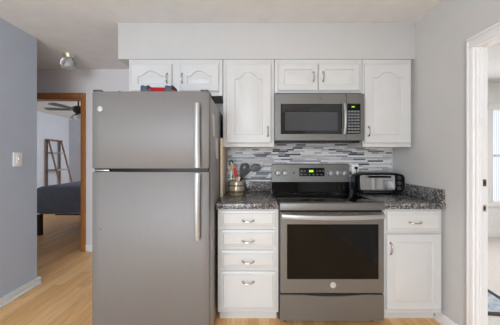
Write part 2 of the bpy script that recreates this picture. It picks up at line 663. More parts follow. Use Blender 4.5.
# side room shell, its window in the far wall
mb = MB()
mb.box(RX + 0.07, 3.80, 3.70, 3.82, 0, CEIL)
mb.box(4.90, 5.2, 3.70, 3.82, 0, CEIL)
mb.box(3.80, 4.90, 3.70, 3.82, 0, 0.55)
mb.box(3.80, 4.90, 3.70, 3.82, 2.00, CEIL)
struct('wall_side_room', mb, M['side'])
struct('wall_side_room_right', MB().box(5.08, 5.2, -2.7, 3.70, 0, CEIL), M['side'])
struct('wall_side_room_near', MB().box(RX + 0.07, 5.08, -2.7, -2.58, 0, CEIL), M['side'])
mb = MB()
mb.box(3.72, 3.80, 3.682, 3.70, 0.52, 2.08, 0.004)
mb.box(4.90, 4.98, 3.682, 3.70, 0.52, 2.08, 0.004)
mb.box(3.72, 4.98, 3.678, 3.70, 2.00, 2.09, 0.004)
mb.box(3.70, 5.00, 3.66, 3.70, 0.49, 0.53, 0.004)
for x in (3.80, 4.335, 4.87):
    mb.box(x, x + 0.03, 3.73, 3.77, 0.55, 2.0)
mb.box(3.80, 4.90, 3.73, 3.77, 1.26, 1.30)
w2 = struct('window_2', mb, M['trim'])
mb = MB()
for i in range(36):
    x = 3.842 + i * 0.029
    mb.box(x, x + 0.024, 3.712, 3.716, 0.57, 1.98, rot=Matrix.Rotation(0.5, 3, 'Z'))
struct('window_blind', mb, M['skyblue'], w2)
struct('baseboard_side_room', MB().box(RX + 0.07, 5.08, 3.684, 3.70, 0, 0.12, 0.003), M['trim'])

# soffit above the cabinets
SOF = 2.114
struct('soffit', MB().box(-1.158, RX, 2.07, WY, SOF, CEIL, 0.002), M['soffit'])
struct('tile_backsplash', MB().box(-0.228, 1.438, WY - 0.008, WY, 0.99, 1.45), M['tile'])

# baseboards and casings
mb = MB()
mb.box(LX, LX + 0.030, -2.58, 2.337, 0, 0.066, 0.004)
mb.box(LX, LX + 0.058, -2.58, 2.337, 0, 0.024, 0.008)
mb.box(LX - 0.12, LX + 0.030, 2.337, 2.353, 0, 0.066, 0.003)
struct('baseboard_left', mb, M['trim'])
mb = MB()
mb.box(RX - 0.016, RX, 1.568, 1.835, 0, 0.085, 0.003)
mb.box(RX - 0.026, RX, 1.568, 1.835, 0, 0.02, 0.006)
struct('baseboard_right', mb, M['trim'])
struct('baseboard_hall', MB().box(-2.187, -1.16, 3.136, 3.15, 0, 0.085, 0.003), M['trim'])

# bedroom doorway: oak casing and jamb
mb = MB()
mb.box(-2.245, -2.188, 3.132, 3.15, 0, 2.044, 0.005)
mb.box(-3.145, -3.088, 3.132, 3.15, 0, 2.044, 0.005)
mb.box(-3.145, -2.188, 3.130, 3.15, 2.045, 2.108, 0.005)
mb.box(-2.262, -2.242, 3.1505, 3.275, 0, 2.05)
mb.box(-3.09, -3.07, 3.1505, 3.275, 0, 2.05)
mb.box(-3.07, -2.262, 3.1505, 3.275, 2.03, 2.05)
struct('door_1', mb, M['oak'])

# side doorway: white casing, jamb, stop and two strike plates
mb = MB()
for (a, b) in ((DY - 0.004, DY + 0.038), (0.647, 0.704)):
    mb.box(RX - 0.014, RX, a, b, 0, 1.9655, 0.004)
mb.box(RX - 0.020, RX - 0.0142, DY + 0.024, DY + 0.038, 0, 2.0115, 0.003)
mb.box(RX - 0.014, RX, 0.647, DY + 0.038, 1.966, 2.031, 0.004)
mb.box(RX - 0.020, RX - 0.0142, 0.647, DY + 0.038, 2.012, 2.031, 0.003)
mb.box(RX - 0.004, RX + 0.070, DY - 0.016, DY, 0, 1.97)
mb.box(RX - 0.004, RX + 0.070, 0.70, 0.716, 0, 1.97)
mb.box(RX - 0.004, RX + 0.070, 0.716, DY - 0.016, 1.954, 1.97)
mb.box(RX + 0.012, RX + 0.030, DY - 0.026, DY - 0.016, 0, 1.954, 0.002)
d2 = struct('door_2', mb, M['trim'])
for z, m in ((1.088, 'brass'), (0.925, 'agedbrass')):
    mb = MB()
    mb.box(RX + 0.034, RX + 0.060, DY - 0.0185, DY - 0.016, z - 0.022, z + 0.022, 0.001)
    mb.box(RX + 0.040, RX + 0.054, DY - 0.0192, DY - 0.018, z - 0.012, z + 0.012, mi=1)
    struct('strike_plate', mb, [M[m], M['dark']], d2)


# ------------------------------------------------------------------ upper cabinets
UF = 2.075   # front of the face frames
CT = SOF - 0.002


def carcass(x0, x1, z0, z1, yf, yb, root, rails, stiles, under=None, name='body'):
    """Open-fronted look: side panels, back, top and bottom, with a face frame of rails (z ranges) and stiles (x ranges)."""
    mb = MB()
    mb.box(x0, x1, yf + 0.019, yb, z0 + 0.006, z1)
    for a, b in stiles:
        mb.box(a, b, yf, yf + 0.02, z0, z1, 0.0015)
    for a, b in rails:
        mb.box(x0, x1, yf + 0.0004, yf + 0.02, a, b, 0.0015)
    if under:
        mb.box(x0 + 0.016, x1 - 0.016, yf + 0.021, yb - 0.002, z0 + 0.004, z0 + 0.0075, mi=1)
    return mb.build(name, [M['cab'], under or M['cab']], root)


def upper(label, x0, x1, z0, doors, arch, under, border, group='white wall cabinets'):
    root = thing('wall_cabinet', label, 'cabinet', ((x0 + x1) / 2, WY - 0.16, z0), group)
    st = [(x0, doors[0][0] + 0.012), (doors[-1][1] - 0.012, x1)]
    for p, q in zip(doors, doors[1:]):
        st.append((p[1] - 0.012, q[0] + 0.012))
    z_d0, z_d1 = doors[0][3], 2.068
    carcass(x0, x1, z0, CT, UF, WY - 0.001, root, [(z0, z_d0 + 0.012), (z_d1 - 0.012, CT)], st, under)
    for (a, b, px, dz0, pz) in doors:
        d = door_front(a, b, dz0, z_d1, UF - 0.0205, 0.02, border, arch).build('door', M['cab'], root)
        pull(px, pz, UF - 0.0205, d, True)
    return root


upper('short white double-door wall cabinet above the refrigerator', -1.064, -0.241, 1.793,
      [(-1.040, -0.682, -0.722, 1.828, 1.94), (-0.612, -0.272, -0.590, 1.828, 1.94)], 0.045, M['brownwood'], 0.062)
upper('tall white arched-door wall cabinet between refrigerator and microwave', -0.236, 0.212, 1.342,
      [(-0.208, 0.186, 0.155, 1.375, 1.477)], 0.058, M['rawwood'], 0.074)
upper('short white double-door wall cabinet directly above the microwave', 0.216, 0.985, 1.813,
      [(0.246, 0.593, 0.552, 1.832, 1.953), (0.600, 0.958, 0.634, 1.832, 1.953)], 0.0, M['rawwood'], 0.050)
upper('tall white arched-door wall cabinet right of the microwave beside the wall', 0.989, 1.418, 1.342,
      [(1.002, 1.400, 1.032, 1.375, 1.477)], 0.050, M['rawwood'], 0.072)

# ------------------------------------------------------------------ base cabinets
BF = 1.762
root = thing('drawer_cabinet', 'white base cabinet with four drawers between refrigerator and range', 'cabinet', (-0.012, 2.08, 0))
X0, X1 = -0.240, 0.212
dz = [(0.738, 0.856), (0.588, 0.713), (0.433, 0.561), (0.122, 0.405)]
carcass(X0, X1, 0.096, 0.866, BF, WY - 0.01, root,
        [(0.846, 0.866), (0.706, 0.745), (0.555, 0.595), (0.398, 0.440), (0.096, 0.130)], [(X0, X0 + 0.036), (X1 - 0.036, X1)])
MB().box(X0 + 0.006, X1 - 0.006, BF + 0.075, WY - 0.02, 0, 0.0955).build('toe_kick', M['cab'], root)
for (a, b), hz in zip(dz, (0.785, 0.634, 0.484, 0.334)):
    d = drawer_front(X0 + 0.022, X1 - 0.022, a, b, BF - 0.0205).build('drawer', M['cab'], root)
    pull(-0.014, hz, BF - 0.0205, d, False)

root = thing('base_cabinet', 'white base cabinet with one drawer and one door right of the range', 'cabinet', (1.215, 2.08, 0))
X0, X1 = 0.985, 1.430
carcass(X0, X1, 0.090, 0.866, BF, WY - 0.01, root, [(0.846, 0.866), (0.672, 0.712), (0.090, 0.130)], [(X0, X0 + 0.04), (X1 - 0.036, X1)])
MB().box(X0 + 0.006, X1, BF + 0.075, WY - 0.02, 0, 0.0895).build('toe_kick', M['cab'], root)
d = drawer_front(X0 + 0.034, X1 - 0.014, 0.702, 0.852, BF - 0.0205).build('drawer', M['cab'], root)
pull(1.216, 0.773, BF - 0.0205, d, False, 0.094)
d = door_front(X0 + 0.026, X1 - 0.014, 0.122, 0.682, BF - 0.0205, 0.02, 0.058).build('door', M['cab'], root)
pull(1.034, 0.582, BF - 0.0205, d, True, 0.094)

# ------------------------------------------------------------------ granite worktops
CZ0, CZ1 = 0.867, 0.910
CF = 1.742
root = thing('countertop', 'short speckled granite countertop on the drawer cabinet', 'countertop', (-0.018, 2.07, CZ0))
MB().box(-0.250, 0.2135, CF, WY - 0.001, CZ0, CZ1, 0.006, 3).build('slab', M['granite'], root)
MB().box(-0.226, 0.2135, WY - 0.030, WY - 0.0085, CZ1, 1.010, 0.004).build('backsplash', M['granite'], root)
root = thing('countertop', 'granite countertop right of the range under the toaster oven', 'countertop', (1.217, 2.07, CZ0))
MB().box(0.9835, RX - 0.001, CF, WY - 0.001, CZ0, CZ1, 0.006, 3).build('slab', M['granite'], root)
MB().box(0.9835, RX - 0.024, WY - 0.030, WY - 0.0085, CZ1, 1.010, 0.004).build('backsplash', M['granite'], root)
MB().box(RX - 0.023, RX - 0.001, CF + 0.008, WY - 0.0085, CZ1, 1.010, 0.004).build('side_splash', M['granite'], root)

# pale filler board standing against the refrigerator
tag(MB().box(-0.2560, -0.2375, 2.03, 2.385, CZ1, 1.4175, 0.001).build('filler_board', M['rawwood']),
    'upright pale raw wood board between refrigerator and utensil crock', 'board')

# ------------------------------------------------------------------ refrigerator
FX0, FX1 = -1.010, -0.264
FD = 1.50
ref = thing('refrigerator', 'large stainless top-freezer refrigerator left of the drawer cabinet', 'refrigerator', ((FX0 + FX1) / 2, 1.9, 0))
mb = MB()
mb.box(FX0 + 0.004, FX1 - 0.001, FD + 0.085, 2.30, 0.03, 1.662, 0.006)
mb.box(FX0 + 0.03, FX1 - 0.03, 2.30, 2.33, 0.10, 1.55, mi=1)
for x in (FX0 + 0.08, FX1 - 0.08):
    for y in (1.66, 2.22):
        mb.lathe([(0.022, 0), (0.022, 0.04)], (x, y, 0), 'Z', 14, 1)
mb.build('body', [M['fside'], M['black']], ref)
MB().box(FX0 + 0.02, FX1 - 0.02, FD + 0.07, FD + 0.086, 0.03, 0.105, 0.003).build('base_grille', M['black'], ref)


def fridge_door(name, z0, z1):
    """Door skin gently crowned across its width with rounded vertical edges."""
    n, t = 28, 0.078
    top = []
    loops = []
    for k in range(n + 1):
        u = -1 + 2 * k / n
        x = (FX0 + FX1) / 2 + (FX1 - FX0) / 2 * (math.sin(u * PI / 2) if False else u)
        e = max(0, abs(u) - 0.965) / 0.035
        y = FD + 0.002 * u * u + 0.010 * (1 - math.sqrt(max(0, 1 - e * e)))
        top.append((x, y))
    ring = top + [(FX1, FD + t), (FX0, FD + t)]
    cx = (FX0 + FX1) / 2
    for z, s in ((z0, 0.985), (z0 + 0.004, 1.0), (z1 - 0.004, 1.0), (z1, 0.985)):
        loops.append([(cx + (x - cx) * (1 if s == 1 else 0.995), y + (0 if s == 1 else (0.003 if y < FD + 0.05 else 0)), z) for x, y in ring])
    return MB().loops(loops).build(name, M['steel'], ref, 50)


fz = fridge_door('freezer_door', 1.180, 1.671)
rf = fridge_door('refrigerator_door', 0.110, 1.158)
MB().box(FX0 + 0.01, FX1 - 0.008, FD + 0.02, FD + 0.083, 1.1585, 1.1795).build('door_gap_trim', M['black'], ref)
MB().box(FX0 + 0.02, FX0 + 0.115, FD - 0.003, FD + 0.03, 1.1635, 1.1725, 0.002).build('hinge', M['chrome'], ref)
for a, b in ((FX0 + 0.002, FX0 + 0.055), (FX1 - 0.055, FX1 - 0.002)):
    mb = MB()
    mb.box(a, b, FD + 0.012, FD + 0.13, 1.6715, 1.686, 0.005)
    mb.build('hinge_cover', M['dark'], ref)
MB().lathe([(0.010, 0), (0.010, 0.007), (0.006, 0.010), (0, 0.010)], (-0.845, FD + 0.03, 1.671), 'Z', 16).build('door_cap', M['dark'], fz)


def fridge_handle(za, zb, parent, foot_low):
    """Broad bowed bar; the end near the split between the doors is the wide foot."""
    mb = MB()
    n = 24
    x = -0.330
    L = []
    for i in range(n + 1):
        u = i / n
        z = za + (zb - za) * u
        w = (1 - u) if foot_low else u
        off = 0.048 - 0.012 * (2 * u - 1) ** 2
        hw = 0.0165 + 0.004 * w
        y = FD - off
        L.append([(x - hw, y + 0.007, z), (x - hw * 0.75, y, z), (x, y - 0.003, z), (x + hw * 0.75, y, z), (x + hw, y + 0.007, z), (x + hw * 0.8, y + 0.016, z), (x - hw * 0.8, y + 0.016, z)])
    mb.loops(L)
    for z in (za + 0.03, zb - 0.03):
        mb.box(x - 0.012, x + 0.012, FD - 0.026, FD + 0.001, z - 0.02, z + 0.02, 0.003)
    return mb.build('handle', M['steelbright'], parent, 50)


fridge_handle(1.186, 1.590, fz, True)
fridge_handle(0.735, 1.152, rf, False)
badge(-0.955, 1.560, FD + 0.0035, 0.0175, fz, M['badge'], M['dark'])
badge_hole = MB().lathe([(0.005, 0), (0.005, 0.002), (0, 0.002)], (-0.95, FD + 0.003, 0.795), 'Y', 14).build('plug', M['dark'], rf)

# notes held on the refrigerator's right side
for (y0, y1, z0, z1, lb) in ((1.655, 1.76, 1.40, 1.56, 'upper pale paper note stuck on the refrigerator side'),
                             (1.80, 1.93, 1.24, 1.40, 'lower pale paper note stuck on the refrigerator side')):
    n = 8
    L0, L1 = [], []
    mb = MB()
    rows = []
    for x in (FX1 - 0.0009, FX1 + 0.0006):
        for i in range(n + 1):
            pass
    loops = []
    for i in range(n + 1):
        z = z0 + (z1 - z0) * i / n
        c = FX1 - 0.0004 + (0.004 * (1 - i / n) ** 2)
        loops.append([(c, y0, z), (c, y1, z), (c + 0.0008, y1, z), (c + 0.0008, y0, z)])
    mb.loops(loops)
    tag(mb.build('paper_note', M['paper']), lb, 'note', 'notes on the refrigerator')

# toy on top of the refrigerator
tx, ty, tz = -0.622, 1.70, 1.663
TS = 0.78
toy = thing('toy_car', 'low red toy car with slate blue wheels on top of the refrigerator', 'toy', (tx, ty, tz))
prof = [(-0.105, 0.022), (0.125, 0.022), (0.128, 0.038), (0.112, 0.060), (0.098, 0.078), (0.06, 0.100), (-0.085, 0.102), (-0.105, 0.085)]
L = []
for yy, s in ((-0.052, 0.94), (-0.045, 1.0), (0.045, 1.0), (0.052, 0.94)):
    L.append([(tx + a * s, ty + yy, tz + 0.012 + (b * TS - 0.012) * (1 if s == 1 else 0.97)) for a, b in prof])
MB().loops(L).build('body', M['red'], toy)
for cx0, cx1 in ((-0.142, -0.086), (0.028, 0.084)):
    # raised blue fender blocks above each axle
    mb = MB()
    mb.box(tx + cx0 + 0.004, tx + cx1 - 0.004, ty - 0.07, ty - 0.046, tz + 0.040, tz + 0.082, 0.008)
    mb.box(tx + cx0, tx + cx1, ty - 0.058, ty + 0.058, tz + 0.076, tz + 0.088, 0.005)
    for q in (0.006, 0.042):
        mb.box(tx + cx0 + q, tx + cx0 + q + 0.012, ty - 0.05, ty + 0.05, tz + 0.085, tz + 0.094, 0.003)
    mb.build('fender', M['toyblue'], toy)
for wx in (-0.072, 0.075):
    for s in (-1, 1):
        MB().lathe([(0, -0.012), (0.026, -0.012), (0.029, -0.008), (0.029, 0.008), (0.026, 0.012), (0.012, 0.012), (0, 0.009)], (tx + wx, ty + s * 0.070, tz + 0.0295), 'Y', 22).build('wheel', M['dark'], toy)

# ------------------------------------------------------------------ microwave
mx0, mx1, mz0, mz1, mf = 0.220, 0.968, 1.392, 1.811, 2.010
mw = thing('microwave', 'stainless over-the-range microwave mounted under the wall cabinet', 'microwave', ((mx0 + mx1) / 2, 2.2, mz0))
mb = MB()
mb.box(mx0 - 0.009, mx1 + 0.006, mf + 0.034, UF - 0.024, mz0, mz1 - 0.012, 0.002)
mb.box(mx0, mx1, UF - 0.025, WY - 0.010, mz0, mz1, 0.002)
mb.build('body', M['dark'], mw)
mb = MB()
mb.box(mx0 + 0.02, mx1 - 0.02, mf + 0.03, mf + 0.10, mz0 - 0.014, mz0 - 0.0005, 0.003)
for i in range(22):
    x = mx0 + 0.05 + i * 0.030
    mb.box(x, x + 0.018, mf + 0.028, mf + 0.031, mz0 - 0.012, mz0 - 0.003, mi=1)
mb.build('vent_grille', [M['black'], M['dark']], mw)
SX = 0.821
wx0, wx1, wz0, wz1 = 0.263, 0.786, 1.451, 1.705
DT = mz1 - 0.017


def ring_face(mb, o, i, yf, t, mi=0):
    """A flat frame plate: outer rectangle o, inner rectangle i, front at yf, thickness t."""
    def rect(r, y):
        return [(r[0], y, r[2]), (r[1], y, r[2]), (r[1], y, r[3]), (r[0], y, r[3])]
    b = 0.003
    oi = (o[0] + b, o[1] - b, o[2] + b, o[3] - b)
    ii = (i[0] - 0.002, i[1] + 0.002, i[2] - 0.002, i[3] + 0.002)
    mb.loops([rect(i, yf + t), rect(o, yf + t), rect(o, yf + b), rect(oi, yf), rect(ii, yf), rect(i, yf + 0.002), rect(i, yf + t)], False, False, mi)


mb = MB()
ring_face(mb, (mx0 - 0.009, SX - 0.001, mz0 + 0.002, DT), (wx0, wx1, wz0, wz1), mf, 0.033)
md = mb.build('door', M['steelh'], mw)
mb = MB()
ring_face(mb, (wx0 + 0.0005, wx1 - 0.0005, wz0 + 0.0005, wz1 - 0.0005), (0.300, 0.750, 1.480, 1.640), mf + 0.004, 0.02, 0)
mb.box(0.3005, 0.7495, mf + 0.0055, mf + 0.02, 1.4805, 1.6395, mi=1)
mb.build('window', [M['mwglass'], M['mwmesh']], md)
# bowed vertical handle
L = []
for i in range(17):
    u = i / 16
    z = 1.448 + 0.262 * u
    off = 0.016 + 0.024 * (1 - (2 * u - 1) ** 2)
    L.append([(0.790, mf - off + 0.008, z), (0.793, mf - off, z), (0.8015, mf - off - 0.003, z), (0.810, mf - off, z), (0.813, mf - off + 0.008, z), (0.8015, mf - off + 0.012, z)])
mb = MB().loops(L)
for z in (1.458, 1.700):
    mb.box(0.795, 0.808, mf - 0.016, mf + 0.001, z - 0.009, z + 0.009, 0.002)
mb.build('handle', M['steelbright'], md, 50)
mb = MB()
ring_face(mb, (SX + 0.001, mx1 + 0.006, mz0 + 0.002, DT), (0.829, 0.942, wz0, wz1 + 0.004), mf, 0.033)
mp = mb.build('control_panel', M['steelh'], mw)
MB().box(0.8295, 0.9415, mf + 0.003, mf + 0.02, wz0 + 0.0005, wz1 + 0.0035).build('panel_glass', M['blackgloss'], mp)
MB().box(0.868, 0.892, mf + 0.0018, mf + 0.0032, 1.678, 1.686).build('display', M['green'], mp)
for r in range(8):
    for c in range(4):
        x = 0.835 + c * 0.026
        z = 1.459 + r * 0.025
        boxobj('button', M['keypad'], mp, x, x + 0.022, mf + 0.0016, mf + 0.0032, z, z + 0.016, 0.0005)
badge(0.603, 1.755, mf, 0.010, md, M['dark'], M['steelbright'])

# ------------------------------------------------------------------ range
gx0, gx1 = 0.2165, 0.9795
RF = 1.715
rg = thing('electric_range', 'stainless electric range with black glass cooktop between the base cabinets', 'stove', ((gx0 + gx1) / 2, 2.05, 0))
mb = MB()
mb.box(gx0, gx1, RF + 0.045, WY - 0.035, 0.045, 0.893, 0.002)
for x in (gx0 + 0.05, gx1 - 0.05):
    for y in (RF + 0.1, WY - 0.1):
        mb.lathe([(0.018, 0), (0.018, 0.05)], (x, y, 0), 'Z', 12)
mb.build('body', M['blackmatt'], rg)
mb = MB()
mb.box(gx0 + 0.001, gx1 - 0.001, RF + 0.012, 2.31, 0.8935, 0.914, 0.003)
ck = mb.build('cooktop', M['blackgloss'], rg)
mb = MB()
mb.box(gx0, gx1, RF - 0.006, RF + 0.0115, 0.866, 0.9165, 0.005, 3)
mb.box(gx0, gx1, RF - 0.004, RF + 0.036, 0.9142, 0.918, 0.0015)
mb.build('front_trim', M['steelh'], ck)
for (bx, by, br) in ((0.40, 1.90, 0.105), (0.79, 1.89, 0.085), (0.41, 2.15, 0.075), (0.79, 2.15, 0.10), (0.60, 2.17, 0.05)):
    MB().lathe([(br - 0.003, 0), (br - 0.003, 0.0004), (br, 0.0004), (br, 0)], (bx, by, 0.914), 'Z', 48, 0, False).build('burner_ring', M['burner'], ck)
# backguard: black riser below, stainless control fascia above
BGY = 2.322
mb = MB()
mb.loops([[(x, BGY - 0.012, 0.9145), (x, WY - 0.034, 0.9145), (x, WY - 0.034, 1.01), (x, BGY + 0.006, 1.01), (x, BGY - 0.004, 0.955)] for x in (gx0 + 0.002, gx1 - 0.002)])
mb.build('riser', M['blackgloss'], rg)
mb = MB()
mb.loops([[(x, BGY - 0.006, 1.0102), (x, WY - 0.034, 1.0102), (x, WY - 0.034, 1.186), (x, BGY + 0.022, 1.186), (x, BGY + 0.012, 1.180)] for x in (gx0, gx1)])
bgd = mb.build('backguard', M['steelh'], rg)


def bgp(z):      # depth of the sloping fascia at a height
    return BGY - 0.006 + 0.018 * (z - 1.0102) / 0.17


mb = MB()
zc = 1.108
mb.box(0.484, 0.734, bgp(zc) - 0.0030, bgp(zc) + 0.004, 1.066, 1.147, 0.002, rot=Matrix.Rotation(-0.106, 3, 'X'))
dp = mb.build('control_display', M['black'], rg)
MB().box(0.582, 0.624, bgp(1.122) - 0.0050, bgp(1.122) - 0.002, 1.106, 1.126).build('clock', M['green'], dp)
for i in range(6):
    boxobj('button', M['keypad'], dp, 0.500 + i * 0.039, 0.514 + i * 0.039, bgp(1.08) - 0.0045, bgp(1.08) - 0.002, 1.078, 1.088, 0.0005)
for x in (0.502, 0.53, 0.654, 0.682, 0.71):
    boxobj('button', M['keypad'], dp, x, x + 0.016, bgp(1.12) - 0.0050, bgp(1.12) - 0.002, 1.112, 1.122, 0.0005)
for kx in (0.273, 0.341, 0.787, 0.853, 0.919):
    y = bgp(1.098)
    kb = MB()
    kb.lathe([(0.028, -0.004), (0.028, 0.003), (0.024, 0.006), (0.0225, 0.024), (0.020, 0.028), (0, 0.028)], (kx, y, 1.098), 'Y', 26)
    kb.box(kx - 0.006, kx + 0.006, y - 0.038, y - 0.026, 1.077, 1.119, 0.003)
    kb.build('knob', M['steelbright'], bgd)
for kx, r in ((0.405, 0.003), (0.432, 0.008)):
    MB().lathe([(r, -0.002), (r, 0.002), (0, 0.003)], (kx, bgp(1.098), 1.098), 'Y', 14).build('indicator_light', M['black'], bgd)
# oven door
oz0, oz1 = 0.263, 0.852
mb = MB()
ox0, ox1 = gx0 + 0.004, gx1 - 0.004
ring_face(mb, (ox0, ox1, oz0, oz1), (0.270, 0.936, 0.365, 0.764), RF, 0.04)
od = mb.build('oven_door', M['steelh'], rg)
mb = MB()
mb.box(0.2705, 0.9355, RF + 0.0025, RF + 0.03, 0.3655, 0.7635)
mb.build('window', M['ovenglass'], od)
badge(0.604, 0.322, RF, 0.0205, od, M['badge'], M['dark'])
mb = MB()
for x in (0.30, 0.41, 0.535, 0.66, 0.785):
    mb.box(x, x + 0.105, RF - 0.001, RF + 0.002, 0.8435, 0.848)
mb.build('vent_slot', M['blackmatt'], od)
L = []
for i in range(33):
    u = -1 + 2 * i / 32
    x = (gx0 + gx1) / 2 + u * 0.369
    off = 0.030 + 0.030 * (1 - u * u)
    z = 0.829 - 0.004 * (1 - u * u)
    y = RF - off
    L.append([(x, y + 0.016, z - 0.013), (x, y, z - 0.016), (x, y - 0.006, z), (x, y, z + 0.014), (x, y + 0.016, z + 0.011)])
mb = MB().loops(L)
for x in (gx0 + 0.024, gx1 - 0.048):
    mb.box(x, x + 0.024, RF - 0.034, RF + 0.001, 0.815, 0.834, 0.003)
mb.build('handle', M['steelbright'], od, 50)
# bottom drawer with its curved finger recess
n = 32
top = [((gx0 + 0.004) + (gx1 - gx0 - 0.008) * i / n, 0.250 - 0.012 * max(0, 1 - (2 * i / n - 1) ** 2 * 3)) for i in range(n + 1)]
outline = [(gx0 + 0.004, 0.06)] + top + [(gx1 - 0.004, 0.06)]
MB().loops([[(x, RF + 0.04, z) for x, z in outline], [(x, RF + 0.006, z) for x, z in outline],
            [(x, RF + 0.002, z - (0.003 if z > 0.1 else -0.003)) for x, z in outline]]).build('storage_drawer', M['steelh'], rg)

# ------------------------------------------------------------------ toaster oven
to = thing('toaster_oven', 'black rounded toaster oven on the granite counter right of the range', 'toaster oven', (1.194, 2.25, CZ1))
W2, TF, TB, TH0, TH1 = 0.224, 2.150, 2.345, 0.925, 1.110
cx = 1.194


def superring(cx, cz, hw, hh, y, p=5.0, n=48, sag=0.0):
    pts = []
    for k in range(n):
        a = 2 * PI * k / n
        c, s = math.cos(a), math.sin(a)
        x = math.copysign(abs(c) ** (2 / p), c) * hw
        z = math.copysign(abs(s) ** (2 / p), s) * hh
        pts.append((cx + x, y, cz + z + sag * x))
    return pts


zc = (TH0 + TH1) / 2
hh = (TH1 - TH0) / 2
L = [superring(cx, zc, W2 * a, hh * b, y, 5) for a, b, y in ((0.80, 0.86, TB), (0.90, 0.94, TB - 0.02), (0.985, 1.0, TB - 0.07), (1.0, 1.0, TF + 0.03), (0.99, 0.98, TF + 0.008), (0.965, 0.94, TF))]
MB().loops(L).build('body', M['black'], to)
for x in (cx - 0.17, cx + 0.17):
    for y in (TF + 0.04, TB - 0.05):
        MB().lathe([(0.014, 0), (0.016, 0.022)], (x, y, CZ1 + 0.0005), 'Z', 14).build('foot', M['black'], to)
mb = MB()
mb.loops([superring(cx - 0.034, zc + 0.004, 0.158 * a, 0.070 * a, y, 12, 48) for a, y in ((1, TF + 0.002), (1, TF - 0.006), (0.985, TF - 0.008))])
tdoor = mb.build('door', M['toastglass'], to)
mb = MB()
mb.tube([(cx - 0.135, TF - 0.030, zc + 0.058), (cx + 0.070, TF - 0.030, zc + 0.058)], 0.0085, 12)
for x in (cx - 0.125, cx + 0.060):
    mb.box(x - 0.008, x + 0.008, TF - 0.030, TF - 0.0075, zc + 0.050, zc + 0.066, 0.002)
mb.build('handle', M['black'], tdoor)
MB().box(cx + 0.108, cx + 0.116, TF - 0.0095, TF - 0.0065, zc - 0.062, zc + 0.068, 0.001).build('edge_strip', M['steelbright'], tdoor)
for i, kz in enumerate((0.048, 0.0, -0.048)):
    kb = MB()
    kb.lathe([(0.0185, -0.002), (0.0185, 0.004), (0.016, 0.016), (0, 0.017)], (cx + 0.160, TF, zc + kz), 'Y', 22)
    kb.box(cx + 0.158, cx + 0.162, TF - 0.021, TF - 0.015, zc + kz - 0.012, zc + kz + 0.012, 0.001)
    kb.build('knob', M['dark'], to)
MB().box(cx - 0.16, cx + 0.10, TF - 0.003, TF + 0.01, TH0 + 0.004, TH0 + 0.014, 0.002).build('crumb_tray', M['dark'], to)
to.rotation_euler.z = math.radians(0)

# outlet above the worktop, with the toaster's plug
ou = thing('wall_outlet', 'white electrical outlet on the tile between range and toaster oven', 'outlet', (1.065, WY - 0.012, 1.07))
MB().box(1.030, 1.100, WY - 0.014, WY - 0.0082, 1.075, 1.175, 0.002).build('cover_plate', M['white'], ou)
mb = MB()
for z in (1.105, 1.145):
    mb.box(1.050, 1.080, WY - 0.0165, WY - 0.0138, z - 0.014, z + 0.014, 0.001)
mb.build('socket', M['white'], ou)
tag(MB().box(1.052, 1.078, WY - 0.046, WY - 0.0166, 1.133, 1.157, 0.004).tube(
    [(1.065, WY - 0.034, 1.145), (1.064, WY - 0.040, 1.125), (1.062, WY - 0.041, 1.06), (1.070, WY - 0.042, 0.98), (1.09, WY - 0.043, 0.93), (1.12, WY - 0.044, 0.914)], 0.0035, 8).build('power_plug', M['black']),
    'black power plug and cord in the outlet behind the toaster oven', 'plug')

# ------------------------------------------------------------------ utensil crock and utensils
kx, ky = -0.120, 2.135
cr = thing('utensil_crock', 'round amber grey banded utensil crock on the granite counter', 'crock', (kx, ky, CZ1))
prof = [(0, 0.0005), (0.058, 0.0005), (0.064, 0.006), (0.069, 0.028), (0.071, 0.060), (0.069, 0.092), (0.064, 0.112), (0.062, 0.122), (0.066, 0.130), (0.064, 0.133), (0.059, 0.128), (0.063, 0.08), (0.060, 0.02), (0, 0.012)]
MB().lathe(prof, (kx, ky, CZ1), 'Z', 36).build('body', M['crock'], cr)
for ra, za, rb, zb in ((0.0685, 0.024, 0.0705, 0.046), (0.0695, 0.084, 0.0675, 0.098)):
    MB().lathe([(ra, za), (ra + 0.0016, za + 0.001), (rb + 0.0016, zb - 0.001), (rb, zb)], (kx, ky, CZ1), 'Z', 36, 0, False).build('glaze_band', M['crockband'], cr)


def cp(dx, dy, z):
    return Vector((kx + dx, ky + dy, CZ1 + z))


# wooden spoon
sp = thing('wooden_spoon', 'pale wooden spoon leaning left in the utensil crock', 'spoon', cp(0, 0, 0.02))
MB().tube([cp(0.01, 0.0, 0.016), cp(-0.02, 0.0, 0.15), cp(-0.034, 0.0, 0.215)], [0.006, 0.006, 0.007], 10).build('handle', M['spoonwood'], sp)
MB().tube([cp(-0.033, 0, 0.212), cp(-0.037, 0, 0.225), cp(-0.041, 0, 0.245), cp(-0.045, 0, 0.265), cp(-0.048, 0, 0.278)], [0.007, 0.015, 0.020, 0.016, 0.004], 14, flat=(1, 0.35)).build('bowl', M['spoonwood'], sp)
# tongs
tg = thing('tongs', 'metal tongs with black loop top at left of the crock', 'tongs', cp(-0.03, 0.02, 0.02))
for s in (-1, 1):
    MB().tube([cp(-0.030 + s * 0.014, 0.018, 0.018), cp(-0.040 + s * 0.012, 0.018, 0.16), cp(-0.048 + s * 0.005, 0.018, 0.285)], 0.0055, 8, flat=(1, 0.4)).build('arm', M['chrome'], tg)
MB().tube([cp(-0.062, 0.018, 0.265), cp(-0.064, 0.018, 0.295), cp(-0.056, 0.018, 0.318), cp(-0.044, 0.018, 0.312), cp(-0.036, 0.018, 0.285)], 0.006, 10).build('loop', M['black'], tg)
